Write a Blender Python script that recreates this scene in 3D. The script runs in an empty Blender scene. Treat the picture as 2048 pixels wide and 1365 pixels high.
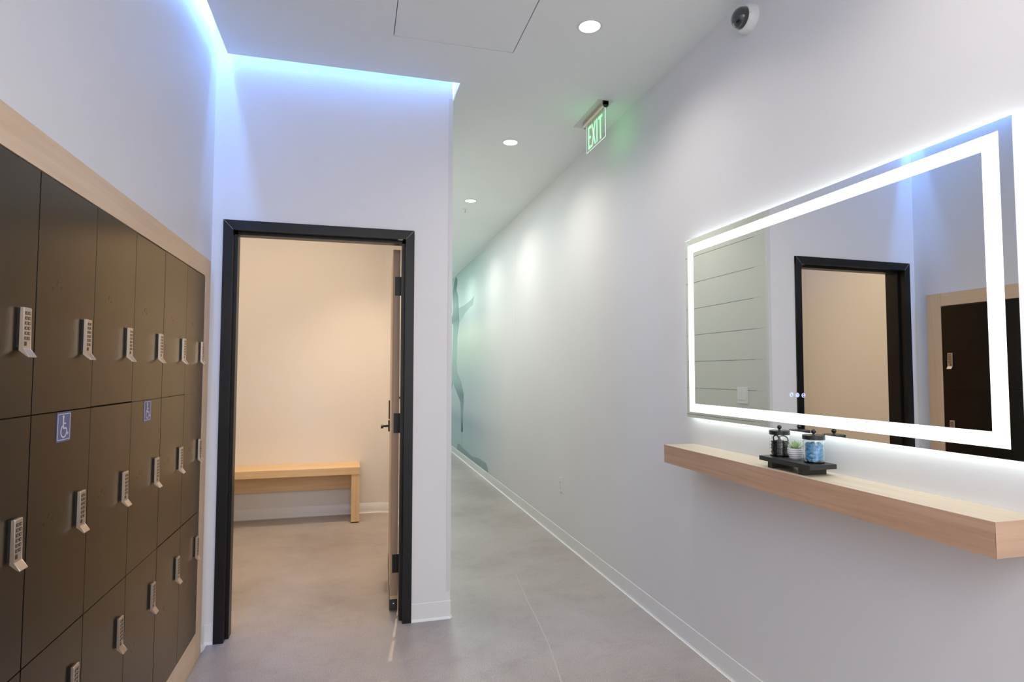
import bpy, bmesh, math, random
from mathutils import Vector, Matrix
random.seed(7)
D = bpy.data; SC = bpy.context.scene; COL = SC.collection
PI = math.pi

# ------------------------------------------------------------------ camera
CAM_H, F_PX, YAW, PITCH = 1.40, 1178.7, 0.261652, 0.05196
cam = D.cameras.new('camera'); cam.sensor_fit = 'HORIZONTAL'; cam.sensor_width = 36
cam.lens = F_PX / 2048 * 36; cam.clip_start = 0.02; cam.clip_end = 60
cam_o = D.objects.new('camera', cam); COL.objects.link(cam_o)
cam_o.location = (0, 0, CAM_H); cam_o.rotation_euler = (PI/2 + PITCH, 0, -YAW)
SC.camera = cam_o

# ------------------------------------------------------------------ world, exposure
W = D.worlds.new('world'); SC.world = W; W.use_nodes = True
W.node_tree.nodes['Background'].inputs[0].default_value = (0.8, 0.85, 0.9, 1)
W.node_tree.nodes['Background'].inputs[1].default_value = 0.3
SC.view_settings.view_transform = 'Standard'; SC.view_settings.look = 'None'
SC.view_settings.exposure = 0.37; SC.view_settings.gamma = 1.0
SC.view_settings.use_curve_mapping = False
SC.render.film_transparent = False

# ------------------------------------------------------------------ layout (metres)
XL, XR = -0.738, 1.677          # left wall, right wall
YD, YDB = 3.403, 3.545          # door wall front / back
XC = 0.546                      # corner of the door wall block / corridor left wall
CZ, TOPZ = 3.08, 3.30           # ceiling, top of the light cove
YB, YF = -4.2, 12.5             # wall behind the camera, far corridor end
RX0, RX1, RY1 = -2.2, 0.43, 6.09  # changing room inside
WHITE = (0.93, 0.95, 1.0); WARM = (1.0, 0.77, 0.54)

def area(name, loc, rot, sx, sy, power, color, spread=PI):
    l = D.lights.new(name, 'AREA'); l.shape = 'RECTANGLE'; l.size = sx; l.size_y = sy
    l.energy = power; l.color = color; l.spread = spread
    o = D.objects.new(name, l); COL.objects.link(o); o.location = loc; o.rotation_euler = rot
    return o
def spot(name, loc, power, color, ang=130, blend=1.0, rad=0.045):
    l = D.lights.new(name, 'SPOT'); l.energy = power; l.color = color
    l.spot_size = math.radians(ang); l.spot_blend = blend; l.shadow_soft_size = rad
    o = D.objects.new(name, l); COL.objects.link(o); o.location = loc
    return o

# large area lights: unseen fill added over the lobby behind the camera,
# the changing room's warm ceiling light, cool fill added along the corridor
area('lobby_fill', (0.45, -2.0, CZ-0.03), (0, 0, 0), 2.0, 3.2, 62, (1.0, 0.98, 1.0))
area('changing_room_ceiling_lamp', (-0.9, 4.75, CZ-0.03), (0, 0, 0), 1.6, 1.3, 16, WARM)
for lx, ly, lp, la, lr in ((-1.1, 5.2, 12, 100, 0.03), (0.17, 5.15, 94, 100, 0.03)) :
    spot('changing_room_downlight', (lx, ly, CZ-0.03), lp, WARM, la, 1.0, lr)
gap_spot = spot('hinge_gap_fill', (0.338, 4.12, 1.95), 80, WARM, 50, 0.6, 0.006)  # spot added behind the leaf, aimed through the hinge gap for the floor streak
gap_spot.rotation_euler = (Vector((0.225, 3.2, 0.3)) - Vector((0.338, 4.12, 1.95))).to_track_quat('-Z', 'Y').to_euler()
area('changing_room_blue_fill', (-1.6, RY1-0.05, CZ-0.03), (0, 0, 0), 1.0, 0.03, 0.8, (0.25, 0.4, 1.0))  # weak blue fill added to tint the wall; no cove in this room
area('behind_camera_fill', (0.45, YB+0.05, 1.6), (PI/2, 0, 0), 2.2, 2.4, 22, (0.98, 0.99, 1.0))  # unseen fill added behind the camera to lift ceiling and walls
area('corridor_end_fill', (1.1, YF-0.05, 1.7), (-PI/2, 0, 0), 1.0, 2.4, 12, (0.80, 1.0, 1.0))  # unseen fill added at the far end to brighten corridor floor and wall
area('corridor_cool_fill', (0.86, 7.6, CZ-0.02), (0, 0, 0), 0.3, 6.4, 21, (0.90, 1.0, 1.0))  # added fill without a fixture, brightens the corridor
# blue light strips lying in the ceiling cove
BLUE = (0.15, 0.365, 1.0)
area('cove_lamp', (-0.705, 0.2, TOPZ-0.02), (0, 0, 0), 0.03, 6.2, 33, BLUE)
area('cove_lamp', (-0.06, YD-0.04, TOPZ-0.02), (0, 0, 0), 1.2, 0.03, 4.6, BLUE)
area('cove_lamp', (0.56, YD+0.6, TOPZ-0.02), (0, 0, 0), 0.015, 1.2, 5, (0.6, 0.7, 1.0))

# ------------------------------------------------------------------ materials
def nodes(name):
    m = D.materials.new(name); m.use_nodes = True
    nt = m.node_tree; return m, nt, nt.nodes['Principled BSDF']
def setc(b, c): b.inputs['Base Color'].default_value = (*c, 1)
def coord(nt, scale=(1, 1, 1), kind='Object'):
    tc = nt.nodes.new('ShaderNodeTexCoord'); mp = nt.nodes.new('ShaderNodeMapping')
    mp.inputs['Scale'].default_value = scale
    nt.links.new(tc.outputs[kind], mp.inputs[0]); return mp.outputs[0]
def ramp(nt, fac, stops):
    r = nt.nodes.new('ShaderNodeValToRGB'); el = r.color_ramp.elements
    while len(el) < len(stops): el.new(0.5)
    for e, (p, c) in zip(el, stops): e.position = p; e.color = (*c, 1)
    nt.links.new(fac, r.inputs[0]); return r.outputs[0]
def noise(nt, vec, scale, detail=4, rough=0.55):
    n = nt.nodes.new('ShaderNodeTexNoise'); n.inputs['Scale'].default_value = scale
    n.inputs['Detail'].default_value = detail; n.inputs['Roughness'].default_value = rough
    nt.links.new(vec, n.inputs['Vector']); return n.outputs['Fac']
def bump(nt, b, h, strength=0.1, dist=0.002):
    bp = nt.nodes.new('ShaderNodeBump'); bp.inputs['Strength'].default_value = strength
    bp.inputs['Distance'].default_value = dist
    nt.links.new(h, bp.inputs['Height']); nt.links.new(bp.outputs[0], b.inputs['Normal'])
def plain(name, c, rough=0.5, metal=0, ior=1.5, emis=None, es=0, spec=None):
    m, nt, b = nodes(name); setc(b, c); b.inputs['Roughness'].default_value = rough
    b.inputs['Metallic'].default_value = metal; b.inputs['IOR'].default_value = ior
    if spec is not None: b.inputs['Specular IOR Level'].default_value = spec
    if emis: b.inputs['Emission Color'].default_value = (*emis, 1); b.inputs['Emission Strength'].default_value = es
    return m
def paint(name, c, rough=0.55, spec=0.5):
    m, nt, b = nodes(name); v = coord(nt)
    k = [max(0, x*0.985) for x in c]; l = [min(1, x*1.01) for x in c]
    col = ramp(nt, noise(nt, v, 1.3, 3), [(0.35, k), (0.65, l)])
    nt.links.new(col, b.inputs['Base Color']); b.inputs['Roughness'].default_value = rough
    b.inputs['Specular IOR Level'].default_value = spec
    bump(nt, b, noise(nt, v, 260, 2), 0.06, 0.0008); return m
def wood(name, dark, mid, light, axis=1, rough=0.42, grain=1.0):
    m, nt, b = nodes(name)
    s = [60.0*grain]*3; s[axis] = 2.2
    v = coord(nt, s); n1 = noise(nt, v, 1.0, 5, 0.65)
    s2 = [9.0*grain]*3; s2[axis] = 0.7
    n2 = noise(nt, coord(nt, s2), 1.0, 3, 0.5)
    mx = nt.nodes.new('ShaderNodeMath'); mx.operation = 'MULTIPLY_ADD'; mx.inputs[1].default_value = 0.55
    ad = nt.nodes.new('ShaderNodeMath'); ad.operation = 'MULTIPLY'; ad.inputs[1].default_value = 0.45
    nt.links.new(n2, ad.inputs[0]); nt.links.new(n1, mx.inputs[0]); nt.links.new(ad.outputs[0], mx.inputs[2])
    col = ramp(nt, mx.outputs[0], [(0.36, dark), (0.5, mid), (0.64, light)])
    nt.links.new(col, b.inputs['Base Color']); b.inputs['Roughness'].default_value = rough
    bump(nt, b, n1, 0.08, 0.0006); return m

M = {}
M['wall'] = paint('white_wall_paint', (0.80, 0.79, 0.80), 0.5)
M['room_wall'] = paint('room_wall_paint', (0.80, 0.78, 0.76), 0.6)
M['ceiling'] = paint('ceiling_paint', (0.87, 0.91, 0.905), 0.7, 0.3)
M['base'] = paint('white_vinyl_base', (0.82, 0.82, 0.82), 0.35)
M['black_metal'] = plain('black_painted_steel', (0.006, 0.0062, 0.007), 0.36, spec=0.32)
M['black'] = plain('black_plastic', (0.012, 0.013, 0.014), 0.3)
M['dark'] = plain('dark_void', (0.006, 0.006, 0.006), 0.8)
M['tray'] = plain('black_tray_wood', (0.02, 0.022, 0.02), 0.45)
M['nickel'] = plain('satin_nickel', (0.68, 0.59, 0.50), 0.32, 1.0)
M['steel'] = plain('steel', (0.6, 0.6, 0.6), 0.25, 1.0)
M['button'] = plain('dark_buttons', (0.03, 0.025, 0.02), 0.3)
M['plastic'] = plain('white_plastic', (0.78, 0.79, 0.79), 0.35)
M['plate'] = plain('grey_white_plate', (0.70, 0.70, 0.70), 0.4)
M['ceramic'] = plain('white_ceramic', (0.82, 0.80, 0.82), 0.3)
M['soil'] = plain('dark_soil', (0.03, 0.02, 0.015), 0.9)
M['blue_sign'] = plain('blue_sticker', (0.10, 0.115, 0.26), 0.4)
M['white_sign'] = plain('white_sticker_print', (0.62, 0.60, 0.66), 0.4)
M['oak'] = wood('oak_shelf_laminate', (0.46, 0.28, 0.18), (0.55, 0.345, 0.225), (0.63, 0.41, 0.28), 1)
M['oak_v'] = wood('oak_stile_laminate', (0.68, 0.49, 0.32), (0.735, 0.54, 0.36), (0.79, 0.60, 0.42), 2)
M['oak_y'] = wood('oak_rail_laminate', (0.68, 0.49, 0.32), (0.735, 0.54, 0.36), (0.79, 0.60, 0.42), 1)
M['oak_top_lit'] = wood('mirror_lit_oak_shelf_top', (0.54, 0.44, 0.32), (0.60, 0.50, 0.37), (0.65, 0.55, 0.42), 1)  # same oak as the front, paled: the mirror's light is in the colour
M['bench'] = wood('bench_laminate', (0.68, 0.46, 0.25), (0.75, 0.53, 0.30), (0.80, 0.59, 0.36), 0)
M['bench_v'] = wood('bench_laminate_upright', (0.68, 0.46, 0.25), (0.75, 0.53, 0.30), (0.80, 0.59, 0.36), 2)
M['door_face'] = wood('door_face_laminate', (0.60, 0.44, 0.27), (0.66, 0.49, 0.31), (0.70, 0.54, 0.36), 2)
M['door_edge'] = wood('door_edge_veneer', (0.38, 0.25, 0.165), (0.46, 0.305, 0.20), (0.54, 0.37, 0.25), 2)
M['tile'] = paint('pale_wall_tile', (0.66, 0.68, 0.62), 0.35)
M['grout'] = paint('tile_joint', (0.45, 0.46, 0.43), 0.8)

def lamp_mat(name, c, s):
    m, nt, b = nodes(name); setc(b, (0.8, 0.8, 0.8)); b.inputs['Emission Color'].default_value = (*c, 1)
    b.inputs['Emission Strength'].default_value = s; return m
M['lamp'] = lamp_mat('downlight_lens', (1.0, 0.95, 0.9), 3.0)
M['band'] = lamp_mat('mirror_light_band', (0.96, 1.0, 1.0), 0.78)
M['halo'] = lamp_mat('mirror_side_diffuser', (0.90, 1.0, 0.99), 0.8)
M['led'] = lamp_mat('cove_led_strip', (0.35, 0.5, 1.0), 2.0)
M['exit_green'] = lamp_mat('exit_letters_green', (0.30, 1.0, 0.42), 0.62)
M['icon'] = lamp_mat('touch_icon_blue', (0.30, 0.42, 1.0), 0.7)
m, nt, b = nodes('silver_mirror'); setc(b, (0.86, 0.88, 0.86)); b.inputs['Metallic'].default_value = 1
b.inputs['Roughness'].default_value = 0.0; M['mirror'] = m
def glass(name, c, rough=0.0, ior=1.45):
    m, nt, b = nodes(name); setc(b, c); b.inputs['Transmission Weight'].default_value = 1
    b.inputs['Roughness'].default_value = rough; b.inputs['IOR'].default_value = ior; return m
M['glass'] = glass('clear_glass', (0.97, 0.99, 0.99))
M['panel_glass'] = glass('edge_lit_acrylic', (0.90, 1.0, 0.93), 0.05, 1.2)
m, nt, b = nodes('smoked_dome'); setc(b, (0.02, 0.025, 0.03)); b.inputs['Roughness'].default_value = 0.05
b.inputs['Coat Weight'].default_value = 1; M['smoke'] = m
# locker laminate: near black with a satin sheen
m, nt, b = nodes('dark_locker_laminate'); v = coord(nt)
s = noise(nt, v, 2.5, 5, 0.6)
nt.links.new(ramp(nt, s, [(0.3, (0.014, 0.0125, 0.010)), (0.7, (0.022, 0.0195, 0.016))]), b.inputs['Base Color'])
sm = noise(nt, coord(nt, (1, 1, 0.6)), 7, 6, 0.7)
r = nt.nodes.new('ShaderNodeMapRange'); r.inputs[1].default_value = 0.3; r.inputs[2].default_value = 0.75
r.inputs[3].default_value = 0.27; r.inputs[4].default_value = 0.32
nt.links.new(sm, r.inputs[0]); nt.links.new(r.outputs[0], b.inputs['Roughness'])
b.inputs['Metallic'].default_value = 1.0; b.inputs['Sheen Weight'].default_value = 0.06; b.inputs['Coat Weight'].default_value = 0.55; b.inputs['Coat Roughness'].default_value = 0.30; b.inputs['Coat Tint'].default_value = (1.0, 0.93, 0.82, 1); b.inputs['Sheen Roughness'].default_value = 0.35; b.inputs['Sheen Tint'].default_value = (1.0, 0.72, 0.36, 1); b.inputs['Specular Tint'].default_value = (1.0, 0.90, 0.74, 1); M['locker'] = m
# polished concrete floor
m, nt, b = nodes('polished_concrete'); v = coord(nt)
big = ramp(nt, noise(nt, v, 1.1, 6, 0.62), [(0.33, (0.335, 0.295, 0.275)), (0.5, (0.405, 0.368, 0.345)), (0.66, (0.46, 0.42, 0.395))])
fine = ramp(nt, noise(nt, v, 170, 3, 0.7), [(0.34, (0.60, 0.59, 0.58)), (0.46, (1, 1, 1)), (0.55, (1, 1, 1)), (0.66, (1.25, 1.24, 1.22))])
mul = nt.nodes.new('ShaderNodeMix'); mul.data_type = 'RGBA'; mul.blend_type = 'MULTIPLY'; mul.inputs[0].default_value = 1
nt.links.new(big, mul.inputs[6]); nt.links.new(fine, mul.inputs[7])
# darker worn swirls and trowel marks
sw = ramp(nt, noise(nt, coord(nt, (1, 1.3, 1)), 3.6, 9, 0.78), [(0.30, (0.84, 0.81, 0.79)), (0.50, (1, 1, 1))])
mu2 = nt.nodes.new('ShaderNodeMix'); mu2.data_type = 'RGBA'; mu2.blend_type = 'MULTIPLY'; mu2.inputs[0].default_value = 1
nt.links.new(mul.outputs[2], mu2.inputs[6]); nt.links.new(sw, mu2.inputs[7])
nt.links.new(mu2.outputs[2], b.inputs['Base Color'])
b.inputs['Roughness'].default_value = 0.34; b.inputs['Specular IOR Level'].default_value = 0.55
rr = nt.nodes.new('ShaderNodeMapRange'); rr.inputs[3].default_value = 0.27; rr.inputs[4].default_value = 0.42
nt.links.new(noise(nt, v, 3, 5), rr.inputs[0]); nt.links.new(rr.outputs[0], b.inputs['Roughness'])
bump(nt, b, noise(nt, v, 120, 3), 0.05, 0.001); M['floor'] = m
M['scratch'] = plain('filled_floor_joint', (0.50, 0.455, 0.43), 0.4)
# printed mural: soft teal wash, strongest far down the corridor
m, nt, b = nodes('mural_print_wash'); tc = nt.nodes.new('ShaderNodeTexCoord'); sx = nt.nodes.new('ShaderNodeSeparateXYZ')
nt.links.new(tc.outputs['Object'], sx.inputs[0])
zr = nt.nodes.new('ShaderNodeMapRange'); zr.inputs[2].default_value = 3.1; nt.links.new(sx.outputs[2], zr.inputs[0])
wash = ramp(nt, zr.outputs[0], [(0.0, (0.55, 0.68, 0.72)), (0.13, (0.50, 0.64, 0.70)), (0.2, (0.46, 0.56, 0.64)), (0.27, (0.60, 0.68, 0.74)),
     (0.40, (0.56, 0.66, 0.70)), (0.55, (0.62, 0.74, 0.66)), (0.64, (0.68, 0.78, 0.70)), (0.72, (0.52, 0.64, 0.64)), (0.80, (0.60, 0.74, 0.72)), (0.92, (0.50, 0.64, 0.63))])
yr = nt.nodes.new('ShaderNodeMapRange'); yr.interpolation_type = 'SMOOTHSTEP'; yr.inputs[1].default_value = 6.1; yr.inputs[2].default_value = 8.8
nt.links.new(sx.outputs[1], yr.inputs[0])
mx = nt.nodes.new('ShaderNodeMix'); mx.data_type = 'RGBA'; mx.inputs[6].default_value = (0.80, 0.79, 0.80, 1)
nt.links.new(yr.outputs[0], mx.inputs[0]); nt.links.new(wash, mx.inputs[7]); nt.links.new(mx.outputs[2], b.inputs['Base Color'])
rg = nt.nodes.new('ShaderNodeMapRange'); rg.inputs[3].default_value = 0.5; rg.inputs[4].default_value = 0.9
nt.links.new(yr.outputs[0], rg.inputs[0]); nt.links.new(rg.outputs[0], b.inputs['Roughness']); M['wash'] = m
m, nt, b = nodes('mural_dancer_print'); tc = nt.nodes.new('ShaderNodeTexCoord'); sx = nt.nodes.new('ShaderNodeSeparateXYZ')
nt.links.new(tc.outputs['Object'], sx.inputs[0])
zr = nt.nodes.new('ShaderNodeMapRange'); zr.inputs[2].default_value = 3.1; nt.links.new(sx.outputs[2], zr.inputs[0])
nt.links.new(ramp(nt, zr.outputs[0], [(0.0, (0.30, 0.42, 0.42)), (0.08, (0.33, 0.46, 0.48)), (0.15, (0.10, 0.17, 0.20)), (0.24, (0.25, 0.38, 0.42)), (0.33, (0.12, 0.21, 0.24)),
     (0.40, (0.27, 0.42, 0.41)), (0.55, (0.33, 0.52, 0.44)), (0.68, (0.27, 0.43, 0.40)), (0.74, (0.12, 0.20, 0.20)), (0.82, (0.22, 0.35, 0.35)), (0.95, (0.14, 0.22, 0.23))]), b.inputs['Base Color'])
b.inputs['Roughness'].default_value = 0.6; M['dancer'] = m
M['veil'] = plain('mural_veil_print', (0.36, 0.50, 0.49), 0.65)
# succulent leaf
m, nt, b = nodes('succulent_leaf'); nt.links.new(ramp(nt, noise(nt, coord(nt), 40, 3), [(0.35, (0.26, 0.44, 0.16)), (0.6, (0.50, 0.68, 0.33)), (0.8, (0.68, 0.78, 0.48))]), b.inputs['Base Color'])
b.inputs['Roughness'].default_value = 0.45; M['leaf'] = m
M['foam'] = plain('light_blue_foam', (0.15, 0.42, 0.74), 0.75)
M['tie'] = plain('black_elastic', (0.008, 0.009, 0.010), 0.6)

# ------------------------------------------------------------------ helpers
def box(bm, x0, x1, y0, y1, z0, z1, bev=0):
    r = bmesh.ops.create_cube(bm, size=1, matrix=Matrix.Translation(((x0+x1)/2, (y0+y1)/2, (z0+z1)/2)) @ Matrix.Diagonal((x1-x0, y1-y0, z1-z0, 1)))
    if bev:
        es = list({e for v in r['verts'] for e in v.link_edges})
        bmesh.ops.bevel(bm, geom=es, offset=bev, segments=2, affect='EDGES', profile=0.6)
def lathe(bm, prof, c=(0, 0, 0), seg=32, axis='Z', rib=None):
    # prof: list of (r, h); open ends with r==0 are closed by a fan
    rings = []
    cx, cy, cz = c
    def pt(r, h, a):
        if axis == 'Z': return (cx + r*math.cos(a), cy + r*math.sin(a), cz + h)
        if axis == 'X': return (cx + h, cy + r*math.cos(a), cz + r*math.sin(a))
        return (cx + r*math.cos(a), cy + h, cz + r*math.sin(a))
    for r, h in prof:
        if r < 1e-6: rings.append([bm.verts.new(pt(0, h, 0))])
        else: rings.append([bm.verts.new(pt(r, h, 2*PI*k/seg)) for k in range(seg)])
    for a, b2 in zip(rings, rings[1:]):
        for k in range(seg):
            j = (k+1) % seg
            vs = [a[k % len(a)], a[j % len(a)], b2[j % len(b2)], b2[k % len(b2)]]
            u = []
            for v in vs:
                if v not in u: u.append(v)
            if len(u) >= 3:
                try: bm.faces.new(u)
                except ValueError: pass
def prism(bm, pts, axis, a, b2):
    # polygon pts (2-D) extruded along axis between a and b2
    def P(u, v, w):
        return {'X': (w, u, v), 'Y': (u, w, v), 'Z': (u, v, w)}[axis]
    A = [bm.verts.new(P(u, v, a)) for u, v in pts]; B = [bm.verts.new(P(u, v, b2)) for u, v in pts]
    n = len(pts)
    fa = bm.faces.new(A); fb = bm.faces.new(B[::-1])
    for k in range(n): bm.faces.new([A[k], B[k], B[(k+1) % n], A[(k+1) % n]])
    return fa, fb
def torus(bm, R, r, mat, segR=28, segr=8):
    rows = []
    for i in range(segR):
        a = 2*PI*i/segR; row = []
        for j in range(segr):
            t = 2*PI*j/segr
            row.append(bm.verts.new(mat @ Vector(((R+r*math.cos(t))*math.cos(a), (R+r*math.cos(t))*math.sin(a), r*math.sin(t)))))
        rows.append(row)
    for i in range(segR):
        for j in range(segr):
            bm.faces.new([rows[i][j], rows[(i+1) % segR][j], rows[(i+1) % segR][(j+1) % segr], rows[i][(j+1) % segr]])
def obj(name, bm, mat, parent=None, smooth=False, origin=None):
    bmesh.ops.recalc_face_normals(bm, faces=bm.faces)
    if origin is not None: bmesh.ops.translate(bm, verts=bm.verts, vec=-Vector(origin))
    me = D.meshes.new(name); bm.to_mesh(me); bm.free()
    for mm in (mat if isinstance(mat, (list, tuple)) else [mat]): me.materials.append(mm)
    if smooth:
        me.polygons.foreach_set('use_smooth', [True]*len(me.polygons))
        try: me.set_sharp_from_angle(angle=math.radians(38))
        except Exception: pass
    o = D.objects.new(name, me); COL.objects.link(o)
    if parent: o.parent = parent
    if origin is not None: o.location = origin
    return o
def B(): return bmesh.new()
def tag(o, label=None, cat=None, group=None, kind=None):
    if label: o['label'] = label
    if cat: o['category'] = cat
    if group: o['group'] = group
    if kind: o['kind'] = kind
    return o
def thing(name, label, cat, loc=(0, 0, 0), group=None):
    o = D.objects.new(name, None); COL.objects.link(o); o.location = loc; o.empty_display_size = 0.05
    return tag(o, label, cat, group)
def bx(name, dims, mat, parent=None, bev=0):
    bm = B(); box(bm, *dims, bev); return obj(name, bm, mat, parent)
def struct(name, boxes, mat):
    bm = B()
    for d in boxes: box(bm, *d)
    return tag(obj(name, bm, mat), kind='structure')

# ------------------------------------------------------------------ setting
floor = struct('floor', [(RX0-0.2, XR+0.15, YB-0.15, YF+0.15, -0.1, 0)], M['floor'])
# thin filled control joint wandering over the floor
bm = B()
pts = [(1.10, 4.00), (1.045, 3.55), (1.02, 3.27), (0.985, 2.95), (0.90, 2.45), (0.86, 2.2)]
for (xa, ya), (xb, yb) in zip(pts, pts[1:]):
    d = Vector((xb-xa, yb-ya)); n = Vector((-d.y, d.x)).normalized()*0.0035
    prism(bm, [(xa-n.x, ya-n.y), (xb-n.x, yb-n.y), (xb+n.x, yb+n.y), (xa+n.x, ya+n.y)], 'Z', -0.002, 0.0006)
obj('control_joint', bm, M['scratch'], floor)

wr = struct('wall_right', [(XR, XR+0.15, YB, YF, 0, CZ+0.1)], M['wall'])
LKY0, LKY1 = 1.19, 3.30      # locker bank extent in y
struct('wall_left', [(XL-0.12, XL, YB, YD, 1.966, TOPZ), (XL-0.12, XL, LKY1, YD, 0, 1.966), (XL-0.12, XL, YB, LKY0, 0, 1.966),
                     (XL-0.62, XL-0.6, LKY0-0.1, LKY1+0.1, 0, 2.1)], M['wall'])
FX0, FX1, FZ = -0.682, 0.327, 2.211   # outer edges of the door frame
struct('wall_front', [(XL-0.12, FX0+0.02, YD, YDB, 0, TOPZ), (FX1-0.02, XC-0.005, YD, YDB, 0, TOPZ), (FX0+0.02, FX1-0.02, YD, YDB, FZ-0.02, TOPZ)], M['wall'])
struct('wall_back', [(XL-0.12, XR+0.15, YB-0.12, YB, 0, TOPZ)], M['wall'])
struct('wall_corridor_end', [(XC-0.1, XR+0.15, YF, YF+0.12, 0, TOPZ)], M['wall'])
# corridor left wall: a body faced with long pale tiles laid in courses
wc = struct('wall_corridor', [(RX1+0.001, XC-0.011, YDB+0.002, YF, 0, TOPZ)], M['grout'])
bx('tile_backing', (XC-0.0109, XC-0.008, YD+0.008, YF, 0.09, TOPZ), M['grout'], wc)
joints = [0.0] + [0.182 + 0.218*k for k in range(0, 14)] + [CZ+0.1]
proto = {}
for za, zb in zip(joints, joints[1:]):
    if zb - za < 0.05: continue
    y = YD + 0.006; k = 0
    while y < YF - 0.1:
        L = min(1.8, YF - y)
        key = (round(L, 3), round(zb-za, 3))
        if key not in proto:
            bm = B(); box(bm, -0.0045, 0.0045, 0.0015, L-0.0015, 0.0016, zb-za-0.0016, 0.0008)
            me_o = obj('tile', bm, M['tile'], wc); proto[key] = me_o.data; t = me_o
        else:
            t = D.objects.new('tile', proto[key]); COL.objects.link(t); t.parent = wc
        t.location = (XC-0.0045, y, za); y += L
# ceiling slab with a cove gap along the left and door walls, and a hatch opening
HX0, HX1, HY0, HY1 = 0.168, 0.790, 2.305, 2.926
CX0, CY1, CX2 = -0.667, 3.317, 0.574
struct('ceiling', [(CX0, HX0, YB, CY1, CZ, CZ+0.10), (HX0, HX1, YB, HY0, CZ, CZ+0.10), (HX0, HX1, HY1, CY1, CZ, CZ+0.10),        (HX1, XR, YB, CY1, CZ, CZ+0.10), (CX2, XR, CY1, YF, CZ, CZ+0.10),
       (XL-0.12, XR+0.15, YB, YF, TOPZ, TOPZ+0.08)], M['ceiling'])
struct('ceiling_changing_room', [(RX0-0.12, RX1, YDB, RY1+0.12, CZ, CZ+0.1)], M['ceiling'])
hatch = thing('ceiling_hatch', 'square flush access hatch outlined in the white ceiling', 'hatch', ((HX0+HX1)/2, (HY0+HY1)/2, CZ))
hatch.location = (0, 0, 0)
bx('hatch_panel', (HX0+0.004, HX1-0.004, HY0+0.004, HY1-0.004, CZ+0.0015, CZ+0.02), M['ceiling'], hatch)
bm = B()
for d in ((HX0, HX0+0.02, HY0, HY1), (HX1-0.02, HX1, HY0, HY1), (HX0+0.02, HX1-0.02, HY0, HY0+0.02), (HX0+0.02, HX1-0.02, HY1-0.02, HY1)): box(bm, *d, CZ+0.021, CZ+0.04)
obj('hatch_frame', bm, M['plate'], hatch)
# LED tape in the cove
bm = B(); box(bm, -0.715, -0.695, YB+0.2, 3.36, TOPZ-0.012, TOPZ-0.004); box(bm, -0.69, 0.56, 3.352, 3.372, TOPZ-0.012, TOPZ-0.004)
tag(obj('cove_light_strip', bm, M['led']), 'blue light strip hidden in the ceiling slot above lockers and door', 'light strip')

# changing room shell (rounded far right corner)
R = 0.18
bm = B()
arc = [(RX1-R + R*math.cos(a), RY1-R + R*math.sin(a)) for a in [PI/2*k/12 for k in range(13)]]
prism(bm, [(RX1+0.0, YDB+0.001)] + arc + [(RX0, RY1), (RX0, RY1+0.12), (RX1+0.0005, RY1+0.12)], 'Z', 0, CZ+0.02)
wrm = tag(obj('wall_changing_room_back', bm, M['room_wall'], smooth=True), kind='structure')
struct('wall_changing_room_left', [(RX0-0.12, RX0, YDB, RY1+0.12, 0, CZ+0.02), (RX0-0.12, XL-0.1205, YD+0.02, YDB, 0, CZ+0.02)], M['room_wall'])
struct('wall_changing_room_right', [(RX1-0.006, RX1-0.0002, YDB, RY1-R+0.0, 0, CZ)], M['room_wall'])

# baseboards (coved vinyl with a toe)
BP = [(0, 0), (0.013, 0.0), (0.0135, 0.0025), (0.009, 0.006), (0.0055, 0.014), (0.0045, 0.03), (0.0035, 0.097), (0.002, 0.099), (0, 0.099)]
def base_run(bm, p0, p1, n, prof=BP):
    # p0 -> p1 along the wall, n = unit normal into the room
    A = []; 
    for p in (p0, p1): A.append([bm.verts.new((p[0]+n[0]*u, p[1]+n[1]*u, v)) for u, v in prof])
    k = len(prof)
    for i in range(k): bm.faces.new([A[0][i], A[1][i], A[1][(i+1) % k], A[0][(i+1) % k]])
    bm.faces.new(A[0]); bm.faces.new(A[1][::-1])
bm = B(); base_run(bm, (XR, YB), (XR, YF), (-1, 0)); tag(obj('baseboard_right', bm, M['base']), kind='structure')
bm = B(); base_run(bm, (FX1, YD), (XC+0.002, YD), (0, -1)); base_run(bm, (XL+0.012, YD), (FX0, YD), (0, -1)); tag(obj('baseboard_front', bm, M['base']), kind='structure')
bm = B(); base_run(bm, (XL, LKY1+0.003), (XL, YD), (1, 0))
# the loose toe curling out at the corner
prism(bm, [(XL+0.002, YD-0.100), (XL+0.022, YD-0.088), (XL+0.026, YD-0.094), (XL+0.030, YD-0.004), (XL+0.012, YD)], 'Z', 0.0005, 0.004)
tag(obj('baseboard_left', bm, M['base']), kind='structure')
bm = B(); base_run(bm, (XC, YD), (XC, YF), (1, 0)); tag(obj('baseboard_corridor', bm, M['base']), kind='structure')
bm = B()
path = [(RX1-0.0061, YDB+0.02), (RX1-0.0061, RY1-R)] + [(RX1-0.006-R + R*math.cos(a), RY1-R + R*math.sin(a)) for a in [PI/2*k/10 for k in range(1, 10)]] + [(RX1-R, RY1), (RX0, RY1)]
prof = BP; rows = []
for i, p in enumerate(path):
    a = path[max(0, i-1)]; c2 = path[min(len(path)-1, i+1)]
    d = Vector((c2[0]-a[0], c2[1]-a[1])).normalized(); n = (-d.y, d.x)
    rows.append([bm.verts.new((p[0]+n[0]*u, p[1]+n[1]*u, v)) for u, v in prof])
for a, b2 in zip(rows, rows[1:]):
    for i in range(len(prof)): bm.faces.new([a[i], b2[i], b2[(i+1) % len(prof)], a[(i+1) % len(prof)]])
tag(obj('baseboard_changing_room', bm, M['base'], smooth=True), kind='structure')
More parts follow.
